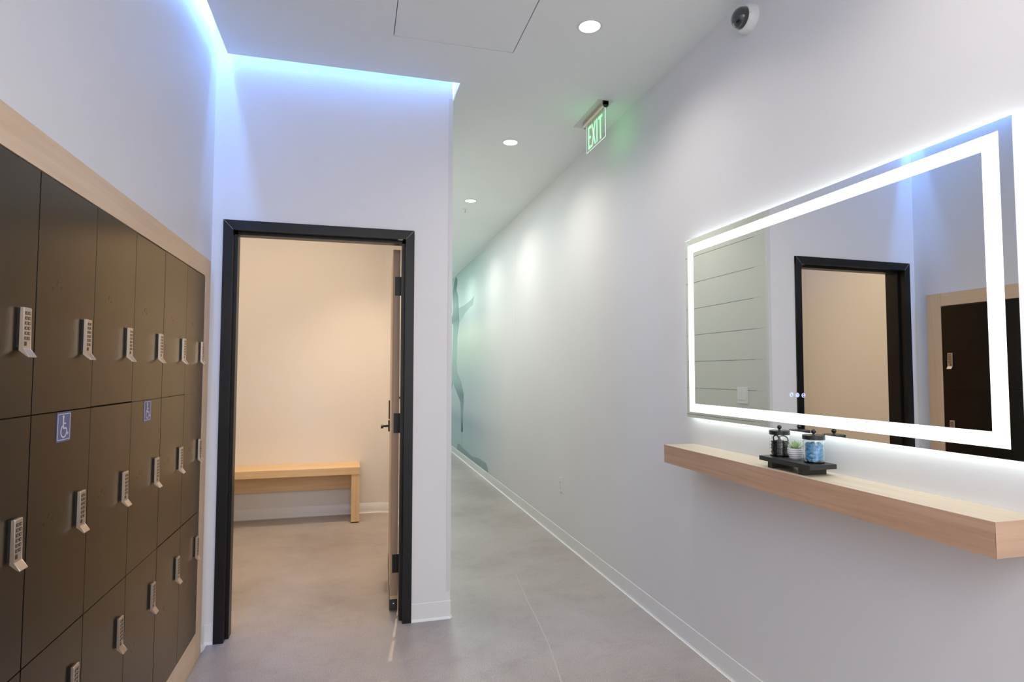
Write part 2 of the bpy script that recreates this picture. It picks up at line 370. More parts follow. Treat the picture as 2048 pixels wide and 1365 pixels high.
# corner guard
bm = B(); prism(bm, [(XC-0.022, YD-0.002), (XC+0.0022, YD-0.002), (XC+0.0022, YD+0.022), (XC+0.0004, YD+0.022), (XC+0.0004, YD-0.0002), (XC-0.022, YD-0.0002)], 'Z', 0.15, 3.02)
tag(obj('corner_guard', bm, M['plate']), 'slim pale vertical guard strip on the wall corner beside the corridor', 'corner guard')
# filler body behind the guard so the corner is solid
struct('trim_1', [(XC-0.0049, XC+0.0003, YD+0.0, YD+0.0055, 0, TOPZ), (XC-0.0049, XC-0.0015, YD+0.0055, YDB, 0, TOPZ)], M['wall'])

# ------------------------------------------------------------------ door and frame
frame = tag(D.objects.new('door_1', None), kind='structure'); COL.objects.link(frame); frame.location = (0, 0, 0)
frame['label'] = 'black steel door frame around the open changing room doorway'
YF0, YF1 = YD-0.012, YDB+0.010
def jamb(name, s, x_out):
    # s=+1: jamb grows towards +x from its outer edge
    w = 0.049; st = 0.016
    pts = [(0, YF0), (w, YF0), (w, YF0+0.050), (w+st, YF0+0.050), (w+st, YF1-0.048), (w, YF1-0.048), (w, YF1), (0, YF1), (0, YDB-0.0005), (0.019, YDB-0.0005), (0.019, YD+0.0005), (0, YD-0.0005)]
    bm = B(); prism(bm, [(x_out + s*u, v) for u, v in pts], 'Z', 0, FZ - 0.049 if False else FZ)
    return obj(name, bm, M['black_metal'], frame)
jamb('jamb', 1, FX0); jamb('jamb', -1, FX1)
w = 0.069; st = 0.014
pts = [(YF0-0.0006, FZ), (YF0-0.0006, FZ-0.052), (YF0+0.050, FZ-0.052), (YF0+0.050, FZ-0.068), (YF1-0.048, FZ-0.068), (YF1-0.048, FZ-0.052), (YF1+0.0006, FZ-0.052), (YF1+0.0006, FZ), (YDB-0.0005, FZ), (YDB-0.0005, FZ-0.019), (YD+0.0005, FZ-0.019), (YD-0.0005, FZ)]
bm = B(); prism(bm, pts, 'X', FX0+0.0, FX1-0.0); obj('head', bm, M['black_metal'], frame)
# mitre hairline at the corners
bm = B()
for s, xo in ((1, FX0), (-1, FX1)):
    prism(bm, [(xo + s*0.0008, FZ-0.0002), (xo + s*0.0018, FZ-0.0002), (xo + s*0.0495, FZ-0.0515), (xo + s*0.0485, FZ-0.0515)], 'Y', YF0-0.0010, YF0-0.0003)
obj('mitre_line', bm, M['plate'], frame)
bx('strike_plate', (0.235, 0.262, YF0+0.018, YF0+0.040, FZ-0.0545, FZ-0.0518), M['nickel'], frame)

leaf = thing('changing_room_door', 'open wood door seen edge-on in the black doorway', 'door', (FX1-0.063, YF1+0.030, 0))
TH = 0.045; LW = 0.90; DZ0, DZ1 = 0.012, 2.135
leaf.rotation_euler = (0, 0, -math.radians(2.6))
# local: x in [-TH,0] thickness, y in [0,LW]
bx('door_slab', (-TH+0.001, -0.001, 0.0015, LW, DZ0, DZ1), M['door_face'], leaf)
bx('edge_band', (-TH+0.0015, -0.0015, 0, 0.0015, DZ0+0.075, DZ1), M['door_edge'], leaf)
bx('door_sweep', (-TH-0.002, 0.000, -0.002, LW, DZ0-0.004, DZ0+0.055), M['black'], leaf)
bm = B(); lathe(bm, [(0, 0), (0.004, 0), (0.004, 0.002), (0, 0.0025)], (-TH/2, -0.0045, 0.045), 12, 'Y'); obj('screw', bm, M['steel'], leaf)
for z0, z1 in ((1.857, 1.971), (1.035, 1.152), (0.220, 0.326)):
    hg = bx('hinge', (-TH*0.72, 0.005, -0.003, -0.0002, z0, z1), M['black_metal'], leaf)
    bm = B()
    n = 5; hh = (z1-z0)/n
    for k in range(n):
        lathe(bm, [(0, 0), (0.0062, 0), (0.0062, hh-0.0015), (0, hh-0.0015)], (0.009, -0.004, z0 + k*hh), 14)
    obj('knuckle', bm, M['black_metal'], hg, smooth=True)
    bm = B(); box(bm, 0.010, 0.028, -0.0065, -0.0035, z0+hh, z0+2*hh-0.002); box(bm, 0.010, 0.028, -0.0065, -0.0035, z0+3*hh, z0+4*hh-0.002)
    obj('hinge_leaf', bm, M['black_metal'], hg)
# lever sets on both faces, near the free edge
yl = LW-0.065
for s, xf in ((-1, -TH), (1, 0)):
    bm = B()
    a, b2 = sorted((xf, xf + s*0.008)); box(bm, a, b2, yl-0.03, yl+0.03, 1.055, 1.19, 0.002)
    a, b2 = sorted((xf, xf + s*0.010)); box(bm, a, b2, yl-0.03, yl+0.03, 0.965, 1.045, 0.002)
    es = obj('lock_plate', bm, M['black'], leaf)
    bm = B()
    a, b2 = sorted((xf + s*0.01, xf + s*0.055)); lathe(bm, [(0, 0), (0.010, 0), (0.010, b2-a), (0, b2-a)], (a, yl, 1.005), 16, 'X')
    a, b2 = sorted((xf + s*0.045, xf + s*0.062)); box(bm, a, b2, yl-0.12, yl+0.010, 0.996, 1.014, 0.003)
    obj('lever', bm, M['black'], leaf, smooth=False)
bm = B(); box(bm, 0.0, 0.045, 0.20, 0.212, 1.228, 1.243, 0.002); obj('coat_hook', bm, M['black'], leaf)

# ------------------------------------------------------------------ ceiling fittings
def downlight(y, label, group=None, x=1.086):
    watt = 22 if y < 3 else 25
    t = thing('downlight', label, 'ceiling light', (x, y, CZ), group)
    bm = B(); lathe(bm, [(0.050, -0.0005), (0.052, -0.003), (0.062, -0.0025), (0.064, -0.0002), (0.064, 0.0)], seg=40)
    obj('trim_ring', bm, M['plastic'], t, smooth=True)
    bm = B(); lathe(bm, [(0, -0.0015), (0.050, -0.0015), (0.050, 0.0), (0, 0.0)], seg=40); obj('lens', bm, M['lamp'], t)
    l = spot('downlight_beam', (0, 0, -0.02), watt, (1.0, 0.91, 0.84), 150, 1.0); l.parent = t
    return t
dls = [(2.594, 'largest round downlight, nearest the camera in the ceiling'), (4.099, 'second round downlight, just left of the exit sign'),
       (5.633, 'third round downlight along the corridor ceiling'), (7.141, 'tiny farthest round downlight at the wall corner')]
for y, lab in dls: downlight(y, lab, 'corridor downlights')
for k, y in enumerate((8.66, 10.17, 1.09, -0.41)):
    t = downlight(y, ['round downlight deep in the corridor beyond the corner', 'round downlight at the corridor far end', 'round downlight overhead by the mirror, above the view', 'round downlight behind the viewpoint'][k], 'corridor downlights')
# sprinkler
t = thing('sprinkler', 'tiny ceiling sprinkler head behind the third downlight', 'sprinkler', (1.09, 5.94, CZ))
bm = B(); lathe(bm, [(0, -0.004), (0.016, -0.004), (0.030, -0.001), (0.030, 0)], seg=24); obj('escutcheon', bm, M['plastic'], t, True)
bm = B(); lathe(bm, [(0, -0.030), (0.010, -0.030), (0.010, -0.027), (0.004, -0.026), (0.004, -0.004)], seg=12); obj('nozzle', bm, M['steel'], t, True)

# exit sign
ex = thing('exit_sign', 'green edge-lit EXIT sign hanging from the ceiling', 'exit sign', (1.485, 3.46, CZ))
bx('canopy_plate', (-0.050, 0.052, -0.165, 0.262, -0.003, 0), M['plate'], ex, 0.001)
bm = B(); lathe(bm, [(0, 0), (0.016, 0), (0.016, 0.335), (0, 0.335)], (-0.002, -0.160, -0.026), 24, 'Y')
box(bm, -0.016, 0.012, -0.160, 0.175, -0.026, -0.003)
obj('housing', bm, M['nickel'], ex, True)
bm = B(); lathe(bm, [(0, 0), (0.0185, 0), (0.0185, 0.006), (0, 0.006)], (-0.002, -0.1665, -0.026), 24, 'Y'); box(bm, -0.0205, 0.0165, -0.1665, -0.1605, -0.026, -0.003)
obj('end_cap', bm, M['black'], ex)
bm = B(); box(bm, -0.006, 0.002, 0.1755, 0.178, -0.045, -0.010); obj('end_cap', bm, M['black'], ex)
bx('test_switch', (0.014, 0.026, -0.152, -0.142, -0.0045, -0.003), M['black'], ex)
bx('acrylic_panel', (-0.005, -0.001, -0.158, 0.142, -0.226, -0.040), M['panel_glass'], ex, 0.0008)
lt = bmesh.new()
zb, zt2 = -0.214, -0.064; stw = 0.017; x0, x1 = -0.0068, -0.0052
def Lbox(y0, y1, z0, z1): box(lt, x0, x1, min(y0, y1), max(y0, y1), z0, z1)
def lstroke(ya, za, yb, zb_, w=0.016):
    prism(lt, [(ya-w/2, za), (ya+w/2, za), (yb+w/2, zb_), (yb-w/2, zb_)], 'X', x0, x1)
# seen from -x the text runs towards -y
e0 = 0.110
Lbox(e0, e0-stw, zb, zt2); Lbox(e0-stw, e0-0.052, zt2-0.018, zt2); Lbox(e0-stw, e0-0.044, -0.148, -0.131); Lbox(e0-stw, e0-0.052, zb, zb+0.018)
lstroke(0.046, zb, -0.006, zt2); lstroke(-0.006, zb, 0.046, zt2)
Lbox(-0.026, -0.026-stw, zb, zt2)
Lbox(-0.058, -0.118, zt2-0.018, zt2); Lbox(-0.080, -0.080-stw, zb, zt2-0.018)
obj('exit_lettering', lt, M['exit_green'], ex)
bm = B(); box(bm, -0.0051, -0.0009, -0.1588, -0.1581, -0.226, -0.040); box(bm, -0.0051, -0.0009, 0.1421, 0.1428, -0.226, -0.040); box(bm, -0.0051, -0.0009, -0.158, 0.142, -0.2268, -0.2261)
obj('lit_edge', bm, lamp_mat('lit_acrylic_edge', (0.7, 1.0, 0.85), 0.6), ex)
l = area('exit_sign_lamp', (0.004, 0.0, -0.13), (0, -PI/2, 0), 0.16, 0.28, 0.065, (0.12, 1.0, 0.22)); l.parent = ex
l = area('exit_sign_lamp', (-0.010, 0.0, -0.13), (0, PI/2, 0), 0.16, 0.28, 0.05, (0.12, 1.0, 0.22)); l.parent = ex

# dome camera on the right wall
cm = thing('dome_camera', 'white dome security camera with black lens high on right wall', 'security camera', (XR, 2.178, 2.962))
bm = B(); lathe(bm, [(0, 0), (0.062, 0), (0.062, -0.006), (0.060, -0.022), (0.055, -0.034), (0.049, -0.040), (0.0, -0.040)], (0, 0, 0), 48, 'X'); obj('base', bm, M['plastic'], cm, True)
bm = B(); lathe(bm, [(0.046, -0.0401), (0.0465, -0.043), (0.045, -0.050)] + [(0.0445*math.cos(a), -0.050-0.036*math.sin(a)) for a in [PI/2*k/10 for k in range(11)]], (0, 0, 0), 40, 'X'); obj('dome', bm, M['smoke'], cm, True)
bm = B(); lathe(bm, [(0, 0), (0.0015, 0), (0.0015, -0.001), (0, -0.001)], (-0.0375, -0.052, -0.004), 8, 'X'); obj('screw', bm, M['black'], cm)

# ------------------------------------------------------------------ mirror
XM = 1.638; KM = XM/1.647
mz = lambda z: CAM_H + (z-CAM_H)*KM
MY0, MY1, MZ0, MZ1 = 1.120*KM, 2.686*KM, mz(1.170), mz(2.072)
mir = thing('lit_mirror', 'large backlit wall mirror with a glowing white border', 'mirror', (XR, (MY0+MY1)/2, MZ0))
MIR_TILT = (0.0, 0.003, 0.004)
inv = Matrix.Translation(-Vector(mir.location))
def mpart(name, boxes, mat, bev=0):
    bm = B()
    for d in boxes: box(bm, *d, bev)
    bm.transform(inv); return obj(name, bm, mat, mir)
mpart('mirror_glass', [(XM, XM+0.005, MY0, MY1, MZ0, MZ1)], M['mirror'], 0.0006)
h = 0.012
mpart('side_diffuser', [(XM+0.0055, XR-0.010, MY0+h, MY1-h, MZ0+h, MZ1-h)], M['halo'])
mpart('back_plate', [(XR-0.0095, XR, MY0+h+0.01, MY1-h-0.01, MZ0+h+0.01, MZ1-h-0.01)], M['plastic'])
oy0, oy1, oz0, oz1 = 1.155*KM, 2.662*KM, mz(1.198), mz(2.043)
iy0, iy1, iz0, iz1 = 1.199*KM, 2.614*KM, mz(1.240), mz(2.001)
mpart('light_band', [(XM-0.0006, XM-0.0001, oy0, oy1, iz1, oz1), (XM-0.0006, XM-0.0001, oy0, oy1, oz0, iz0), (XM-0.0006, XM-0.0001, oy0, iy0, iz0, iz1), (XM-0.0006, XM-0.0001, iy1, oy1, iz0, iz1)], M['band'])
for k, yc in enumerate((1.943, 1.911, 1.880)):
    bm = B(); yy = yc*KM; zc = mz(1.310)
    torus(bm, 0.0075, 0.0009, Matrix.Translation((XM-0.0008, yy, zc)) @ Matrix.Rotation(PI/2, 4, 'Y'), 24, 6)
    if k == 0: box(bm, XM-0.0012, XM-0.0004, yy-0.0008, yy+0.0008, zc, zc+0.006)
    if k == 1:
        box(bm, XM-0.0012, XM-0.0004, yy-0.006, yy+0.006, zc-0.001, zc+0.001); box(bm, XM-0.0012, XM-0.0004, yy-0.001, yy+0.001, zc-0.006, zc+0.006)
    if k == 2:
        box(bm, XM-0.0012, XM-0.0004, yy-0.005, yy+0.002, zc+0.001, zc+0.0028); box(bm, XM-0.0012, XM-0.0004, yy-0.005, yy+0.002, zc-0.0028, zc-0.001)
    bm.transform(inv); obj('touch_icon', bm, M['icon'], mir)
# light thrown on the wall by the lamp strips behind the glass (all four sides)
cxm = (XM+XR)/2; cym = (MY0+MY1)/2; czm = (MZ0+MZ1)/2; Ly = MY1-MY0; Lz = MZ1-MZ0
HC = (0.86, 1.0, 0.99); hw = 0.022
for loc, rot, sx_, sy_, p in (((cxm, cym, MZ1-h+0.002), (PI, 0, 0), hw, Ly, 0.22), ((cxm, cym, MZ0+h-0.002), (0, 0, 0), hw, Ly, 0.42),
                          ((cxm, MY1-h+0.002, czm), (PI/2, 0, 0), hw, Lz, 0.18), ((cxm, MY0+h-0.002, czm), (-PI/2, 0, 0), hw, Lz, 0.2)):
    l = area('mirror_back_light', loc, rot, sx_, sy_, p, HC); 
    l.location = Vector(loc) - Vector(mir.location); l.parent = mir

mir.rotation_euler = MIR_TILT   # hangs very slightly out of true

# ------------------------------------------------------------------ shelf
SX0, SY0, SY1, SZ0, SZ1 = 1.510, 1.100, 2.685, 0.946, 1.034
sh = thing('wall_shelf', 'long floating oak shelf under the lit mirror', 'shelf', (XR, (SY0+SY1)/2, SZ0))
def spart(name, d, mat, bev=0):
    bm = B(); box(bm, *d, bev); bm.transform(Matrix.Translation(-Vector(sh.location))); return obj(name, bm, mat, sh)
spart('shelf_top', (SX0+0.0004, XR, SY0+0.0004, SY1-0.0004, SZ1-0.012, SZ1), M['oak_top_lit'])
def sprism(name, pts, mat):
    bm = B(); prism(bm, pts, 'Z', SZ0, SZ1-0.0002); bm.transform(Matrix.Translation(-Vector(sh.location))); return obj(name, bm, mat, sh)
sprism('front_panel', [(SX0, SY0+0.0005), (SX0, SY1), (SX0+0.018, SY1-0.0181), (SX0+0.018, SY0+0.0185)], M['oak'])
M['oak_end'] = wood('oak_end_laminate', (0.48, 0.31, 0.21), (0.55, 0.36, 0.245), (0.62, 0.42, 0.29), 0)
sprism('end_panel', [(SX0+0.0005, SY0), (SX0+0.0185, SY0+0.018), (XR, SY0+0.018), (XR, SY0)], M['oak_end'])
spart('end_panel', (SX0+0.0186, XR, SY1-0.018, SY1, SZ0, SZ1-0.0003), M['oak'])
spart('underside', (SX0+0.019, XR, SY0+0.019, SY1-0.019, SZ0+0.002, SZ0+0.014), M['oak'])

# tray with jars and plant
TZ = 1.075
tr = thing('riser_tray', 'small black footed tray on the oak shelf', 'tray', (1.585, 1.855, SZ1))
bx('tray_board', (-0.057, 0.057, -0.132, 0.132, 0.024, 0.041), M['tray'], tr, 0.001)
bx('foot', (-0.050, 0.050, -0.092, -0.067, 0.0, 0.024), M['tray'], tr, 0.0008)
bx('foot', (-0.050, 0.050, 0.067, 0.092, 0.0, 0.024), M['tray'], tr, 0.0008)
def jar(x, y, label):
    t = thing('glass_jar', label, 'jar', (x, y, TZ))
    bm = B()
    o = [(0, 0.0), (0.033, 0.0), (0.0355, 0.003), (0.0355, 0.076), (0.033, 0.080), (0.033, 0.084), (0.031, 0.084), (0.031, 0.079), (0.0333, 0.075), (0.0333, 0.006), (0.031, 0.004), (0, 0.004)]
    lathe(bm, o, seg=40); obj('glass_body', bm, M['glass'], t, True)
    bm = B(); lathe(bm, [(0, 0.0845), (0.036, 0.0845), (0.0365, 0.083), (0.0375, 0.083), (0.0375, 0.097), (0.036, 0.0985), (0, 0.0985)], seg=40)
    lid = obj('lid', bm, M['black'], t, True)
    bm = B(); lathe(bm, [(0, 0.098), (0.005, 0.098), (0.0035, 0.101), (0.0035, 0.103)] + [(0.0085*math.sin(a), 0.1105-0.0085*math.cos(a)) for a in [0.45+(PI-0.45)*k/10 for k in range(11)]], seg=20)
    obj('knob', bm, M['black'], lid, True)
    return t
J1 = (1.592, 1.948); J2 = (1.594, 1.775); PT = (1.592, 1.866)
jar(*J1, 'clear jar full of black hair ties, black knobbed lid'); jar(*J2, 'clear jar full of blue foam pieces, black knobbed lid')
# hair ties: flat coils in two stacks plus loose loops on top
k = 0
base_me = {}
def tie(R, loc, rot, label='thin black hair tie in the dense pile filling left jar'):
    key = round(R, 4)
    if key not in base_me:
        bm = B(); torus(bm, R, 0.0027, Matrix.Identity(4), 24, 6); o = obj('hair_tie', bm, M['tie'], None, True); base_me[key] = o.data
    else:
        o = D.objects.new('hair_tie', base_me[key]); COL.objects.link(o)
    o.location = loc; o.rotation_euler = rot
    tag(o, label, 'hair tie', 'black hair ties in the left jar')
for s, sg in enumerate(((-0.013, 0.010), (0.012, -0.012), (0.010, 0.015), (-0.012, -0.013))):
    for i in range(12):
        R_ = 0.0125 + 0.002*((i+s) % 3)
        tie(R_, (J1[0]+sg[0]*0.85+random.uniform(-.001, .001), J1[1]+sg[1]*0.85+random.uniform(-.001, .001), TZ+0.007+i*0.0044), (random.uniform(-.14, .14), random.uniform(-.14, .14), random.uniform(0, 3)))
for a, b2, c3 in ((1.1, 0.3, 0), (0.9, -0.5, 1.2), (1.25, 0.1, 2.3)):
    tie(0.0165, (J1[0]-0.006+0.006*c3, J1[1]+0.008-0.008*c3, TZ+0.0625), (a, b2, c3), 'black hair tie arching upright above the pile in left jar')
# blue foam pieces
fm = []
for v in range(3):
    bm = B(); n = 6; L = 0.0105 + 0.0012*v; rr_ = 0.0072 + 0.0004*v
    lathe(bm, [(0, -L), (rr_*0.72, -L), (rr_, -L*0.55), (rr_, L*0.55), (rr_*0.66, L), (0, L)], seg=7)
    bmesh.ops.recalc_face_normals(bm, faces=bm.faces)
    me = D.meshes.new('foam_piece'); bm.to_mesh(me); bm.free(); me.materials.append(M['foam']); fm.append(me)
i = 0
for lay in range(5):
    for kk in range(7):
        if kk < 6: a = kk*PI/3 + lay*0.55; r_ = 0.0205
        else: a = lay; r_ = 0.002
        o = D.objects.new('foam_piece', fm[i % 3]); COL.objects.link(o); i += 1
        o.location = (J2[0]+r_*math.cos(a), J2[1]+r_*math.sin(a), TZ+0.0135+lay*0.0125+random.uniform(-.001, .001))
        o.rotation_euler = (PI/2+random.uniform(-.6, .6), random.uniform(-.4, .4), a + random.uniform(-.35, .35))
        tag(o, 'light blue foam piece in the top layer of right jar' if lay == 4 else 'light blue foam piece packed in the lower part of right jar', 'foam piece', 'blue foam pieces in the right jar')
# potted succulent
pp = thing('potted_succulent', 'small green succulent in a ribbed white bowl between the jars', 'plant', (*PT, TZ))
bm = B(); prof = [(0, 0.0), (0.017, 0.0)]
for q in range(5):
    z = 0.003 + q*0.0075; rb = 0.0195 + 0.0065*math.sin(min(1, q/3)*PI/2)
    prof += [(rb-0.0006, z), (rb+0.0008, z+0.0012), (rb+0.0015, z+0.0036), (rb+0.0008, z+0.0060), (rb-0.0006, z+0.0070)]
prof += [(0.0265, 0.041), (0.0245, 0.041), (0.0235, 0.036), (0, 0.036)]
lathe(bm, prof, seg=36); obj('bowl', bm, M['ceramic'], pp, True)
bm = B(); lathe(bm, [(0, 0.0345), (0.0238, 0.0345), (0.0238, 0.0362), (0, 0.038)], seg=20); obj('soil', bm, M['soil'], pp)
def leaf_mesh(L, w, tilt, az, z0=0.036):
    bm = B(); rows = []
    for t, ww in ((0, 0.55), (0.3, 1.0), (0.65, 0.75), (0.9, 0.28), (1.0, 0.04)):
        a = tilt + 0.25*t; rr2 = 0.002 + L*t*math.cos(a); zz = z0 + L*t*math.sin(a)
        rows.append([bm.verts.new((rr2, -w*ww, zz+0.0012*ww)), bm.verts.new((rr2+0.0008, 0, zz-0.0015*ww)), bm.verts.new((rr2, w*ww, zz+0.0012*ww)), bm.verts.new((rr2-0.0008, 0, zz+0.0018*ww))])
    for a2, b3 in zip(rows, rows[1:]):
        for q in range(4): bm.faces.new([a2[q], b3[q], b3[(q+1) % 4], a2[(q+1) % 4]])
    bm.faces.new(rows[0]); bm.faces.new(rows[-1][::-1])
    bm.transform(Matrix.Rotation(az, 4, 'Z')); obj('leaf', bm, M['leaf'], pp, True)
for n, L, tl, off in ((7, 0.031, 0.35, 0), (6, 0.033, 0.75, 0.4), (5, 0.033, 1.05, 0.9), (4, 0.031, 1.3, 0.2)):
    for q in range(n): leaf_mesh(L*random.uniform(.9, 1.08), 0.0042, tl*random.uniform(.9, 1.1), off + 2*PI*q/n + random.uniform(-.12, .12))

# ------------------------------------------------------------------ outlet, switch plate
def duplex(loc):
    t = thing('wall_outlet', 'white duplex power outlet low on the right corridor wall', 'outlet', loc)
    bx('cover_plate', (-0.005, 0, -0.036, 0.036, -0.058, 0.058), M['plastic'], t, 0.0015)
    for s in (-1, 1):
        r_ = bx('receptacle', (-0.0065, -0.0045, -0.016, 0.016, s*0.021-0.013, s*0.021+0.013), M['plastic'], t, 0.001)
        bm = B(); box(bm, -0.0072, -0.0064, -0.008, -0.006, s*0.021-0.001, s*0.021+0.007); box(bm, -0.0072, -0.0064, 0.006, 0.008, s*0.021-0.001, s*0.021+0.007); box(bm, -0.0072, -0.0064, -0.002, 0.002, s*0.021-0.009, s*0.021-0.005)
        obj('slots', bm, M['dark'], r_)
    bm = B(); lathe(bm, [(0, 0), (0.003, 0), (0.003, -0.001), (0, -0.001)], (-0.005, 0, 0), 10, 'X'); obj('screw', bm, M['steel'], t)
duplex((XR, 4.686, 0.459))
t = thing('switch_plate', 'pale double switch plate on the tiled wall seen in the mirror', 'switch', (XC, 3.685, 1.235))
bx('cover_plate', (0, 0.006, -0.058, 0.058, -0.058, 0.058), M['plastic'], t, 0.0015)
for s in (-1, 1): bx('rocker', (0.005, 0.0085, s*0.023-0.0165, s*0.023+0.0165, -0.033, 0.033), M['plastic'], t, 0.001)

# ------------------------------------------------------------------ lockers
LX = -0.717                                # door faces
colE = [3.192 - 0.3173*k for k in range(7)]  # right edges of the columns, k=0 nearest the doorway
rows_z = [(1.3005, 1.8705), (0.7285, 1.2975), (0.1455, 0.7255)]
lock_top = [1.543, 1.079, 0.619]
sur = thing('locker_surround', 'light oak surround framing the wall of dark lockers', 'frame', (LX, LKY0, 0))
def lpart(name, d, mat, bev=0.0006):
    bm = B(); box(bm, *d, bev); bm.transform(Matrix.Translation(-Vector(sur.location))); return obj(name, bm, mat, sur)
yl0 = colE[6]
lpart('top_rail', (XL-0.02, LX, yl0, 3.1935, 1.8745, 1.966), M['oak_y'])
lpart('bottom_rail', (XL-0.02, LX, yl0, 3.1935, 0.002, 0.1425), M['oak_y'])
lpart('side_stile', (XL-0.02, LX, 3.1945, LKY1-0.001, 0.002, 1.966), M['oak_v'])
lpart('side_stile', (XL-0.02, LX, LKY0+0.002, yl0-0.001, 0.002, 1.966), M['oak_v'])
# keypad lock mesh (shared): local origin at lock centre top, on the door face; +x outward
def lock_meshes():
    bm = B(); box(bm, 0.0002, 0.0052, -0.0150, 0.0150, -0.090, -0.002); base_ = bm
    wv = 0.0165
    side = [(0.0054, 0.0), (0.0115, 0.0), (0.0135, -0.002), (0.0135, -0.0925), (0.0270, -0.1100), (0.0250, -0.1122), (0.0190, -0.1085), (0.0105, -0.0985), (0.0054, -0.0965)]
    bm2 = B(); prism(bm2, side, 'Y', -wv, wv)
    bmesh.ops.bevel(bm2, geom=bm2.edges[:], offset=0.0009, segments=1, affect='EDGES')
    bm3 = B()
    for r_ in range(6):
        for c_ in (-1, 1): box(bm3, 0.0132, 0.0144, c_*0.0062-0.0042, c_*0.0062+0.0042, -0.0165-r_*0.0112, -0.0095-r_*0.0112)
    box(bm3, 0.0132, 0.0144, -0.0104, -0.002, -0.0860, -0.0767)
    bm4 = B()
    for r_ in range(6):
        for c_ in (-1, 1): box(bm4, 0.0143, 0.0147, c_*0.0062-0.0012, c_*0.0062+0.0016, -0.0148-r_*0.0112, -0.0112-r_*0.0112)
    box(bm4, 0.0133, 0.0138, -0.011, 0.009, -0.0070, -0.0055)
    return base_, bm2, bm3, bm4
src = None
bm_b, bm_m, bm_k, bm_n = lock_meshes()
def to_me(bm, name, mat):
    bmesh.ops.recalc_face_normals(bm, faces=bm.faces); me = D.meshes.new(name); bm.to_mesh(me); bm.free(); me.materials.append(mat); return me
me_b, me_m, me_k, me_n = to_me(bm_b, 'lock_base', M['black']), to_me(bm_m, 'keypad_lock', M['nickel']), to_me(bm_k, 'buttons', M['button']), to_me(bm_n, 'button_digits', M['nickel'])
def child(name, me, parent, loc=(0, 0, 0)):
    o = D.objects.new(name, me); COL.objects.link(o); o.parent = parent; o.location = loc; return o
ordc = ['column beside the doorway', 'second column from the doorway', 'third column from the doorway', 'fourth column from the doorway', 'fifth column from the doorway', 'column at the left picture edge']
rown = ['top-row', 'middle-row', 'bottom-row']
box_me = {}; door_me = {}
for k in range(6):
    e = colE[k]; w_ = 0.3173
    for r_ in range(3):
        z0, z1 = rows_z[r_]
        acc = r_ == 1 and k in (2, 4)
        lab = '%s dark bronze locker with keypad handle, %s%s' % (rown[r_], ordc[k], ', wheelchair sticker' if acc else '')
        t = thing('locker', lab, 'locker', (LX, e - w_/2, z0), 'keypad lockers in the left wall')
        gl = 0.0016 if k not in (1, 4) else 0.0022     # gap at the left/right edges, wider between banks
        gr = 0.0022 if k in (2, 5) else 0.0012
        dz = {0: (-0.002, 0.001, 0.0), 1: (0, 0.001, 0), 2: (-0.0015, 0, 0.001), 3: (0.001, -0.0005, 0.0)}.get(k, (0, 0, 0))[r_]
        key = (round(gl, 4), round(gr, 4), r_)
        if key not in door_me:
            bm = B(); box(bm, -0.0175, 0, -w_/2+gl, w_/2-gr, 0, z1-z0, 0.0006)
            door_me[key] = to_me(bm, 'door', M['locker'])
        child('door', door_me[key], t, (0, 0, dz))
        if r_ not in box_me:
            bm = B(); box(bm, -0.45, -0.0186, -w_/2+0.0004, w_/2-0.0004, -0.001, z1-z0+0.0008)
            box_me[r_] = to_me(bm, 'carcass', M['dark'])
        child('carcass', box_me[r_], t)
        lk = child('keypad_lock', me_m, t, (0, w_/2-0.062, lock_top[r_]-z0))
        child('lock_base', me_b, lk)
        child('buttons', me_k, lk)['kind'] = 'stuff'
        child('button_digits', me_n, lk)['kind'] = 'stuff'
        if acc:
            sy, sz = (-0.0 if k == 4 else 0.001), 1.259 - z0
            cyy = (1.765 if k == 4 else 2.400) - (e - w_/2)
            bm = B(); box(bm, 0.0002, 0.0008, -0.0375, 0.0375, -0.0375, 0.0375)
            st_ = obj('accessibility_sticker', bm, M['blue_sign'], t); st_.location = (0, cyy, sz)
            st_['label'] = 'blue wheelchair symbol sticker'
            bm = B(); X0, X1 = 0.0009, 0.0013
            q = 0.0335; lw = 0.0018
            for d in ((-q, q, q-lw, q), (-q, q, -q, -q+lw), (-q, -q+lw, -q, q), (q-lw, q, -q, q)): box(bm, X0, X1, *d)
            # head, torso, arm, seat, leg, foot (text side: right is +y)
            lathe(bm, [(0, 0.0009), (0.0042, 0.0009), (0.0042, 0.0013), (0, 0.0013)], (0, -0.004, 0.0255), 16, 'X')
            def seg(y0, z0_, y1, z1_, wd):
                d = Vector((y1-y0, z1_-z0_)); n = Vector((-d.y, d.x)).normalized()*wd/2
                prism(bm, [(y0-n.x, z0_-n.y), (y1-n.x, z1_-n.y), (y1+n.x, z1_+n.y), (y0+n.x, z0_+n.y)], 'X', X0, X1)
            seg(-0.004, 0.022, -0.003, -0.003, 0.0052); seg(-0.0035, 0.009, 0.010, 0.008, 0.0034); seg(-0.005, -0.0035, 0.013, -0.004, 0.0042)
            seg(0.0125, -0.003, 0.0190, -0.0195, 0.0042); seg(0.018, -0.0200, 0.0250, -0.0165, 0.0038)
            N = 22; a0, a1 = math.radians(118), math.radians(350); cy0, cz0, Ro, Ri = -0.0005, -0.0115, 0.0170, 0.0134
            for i2 in range(N):
                aa, ab = a0+(a1-a0)*i2/N, a0+(a1-a0)*(i2+1)/N
                prism(bm, [(cy0+Ri*math.cos(aa), cz0+Ri*math.sin(aa)), (cy0+Ro*math.cos(aa), cz0+Ro*math.sin(aa)), (cy0+Ro*math.cos(ab), cz0+Ro*math.sin(ab)), (cy0+Ri*math.cos(ab), cz0+Ri*math.sin(ab))], 'X', X0, X1)
            pg = obj('wheelchair_symbol', bm, M['white_sign'], st_)

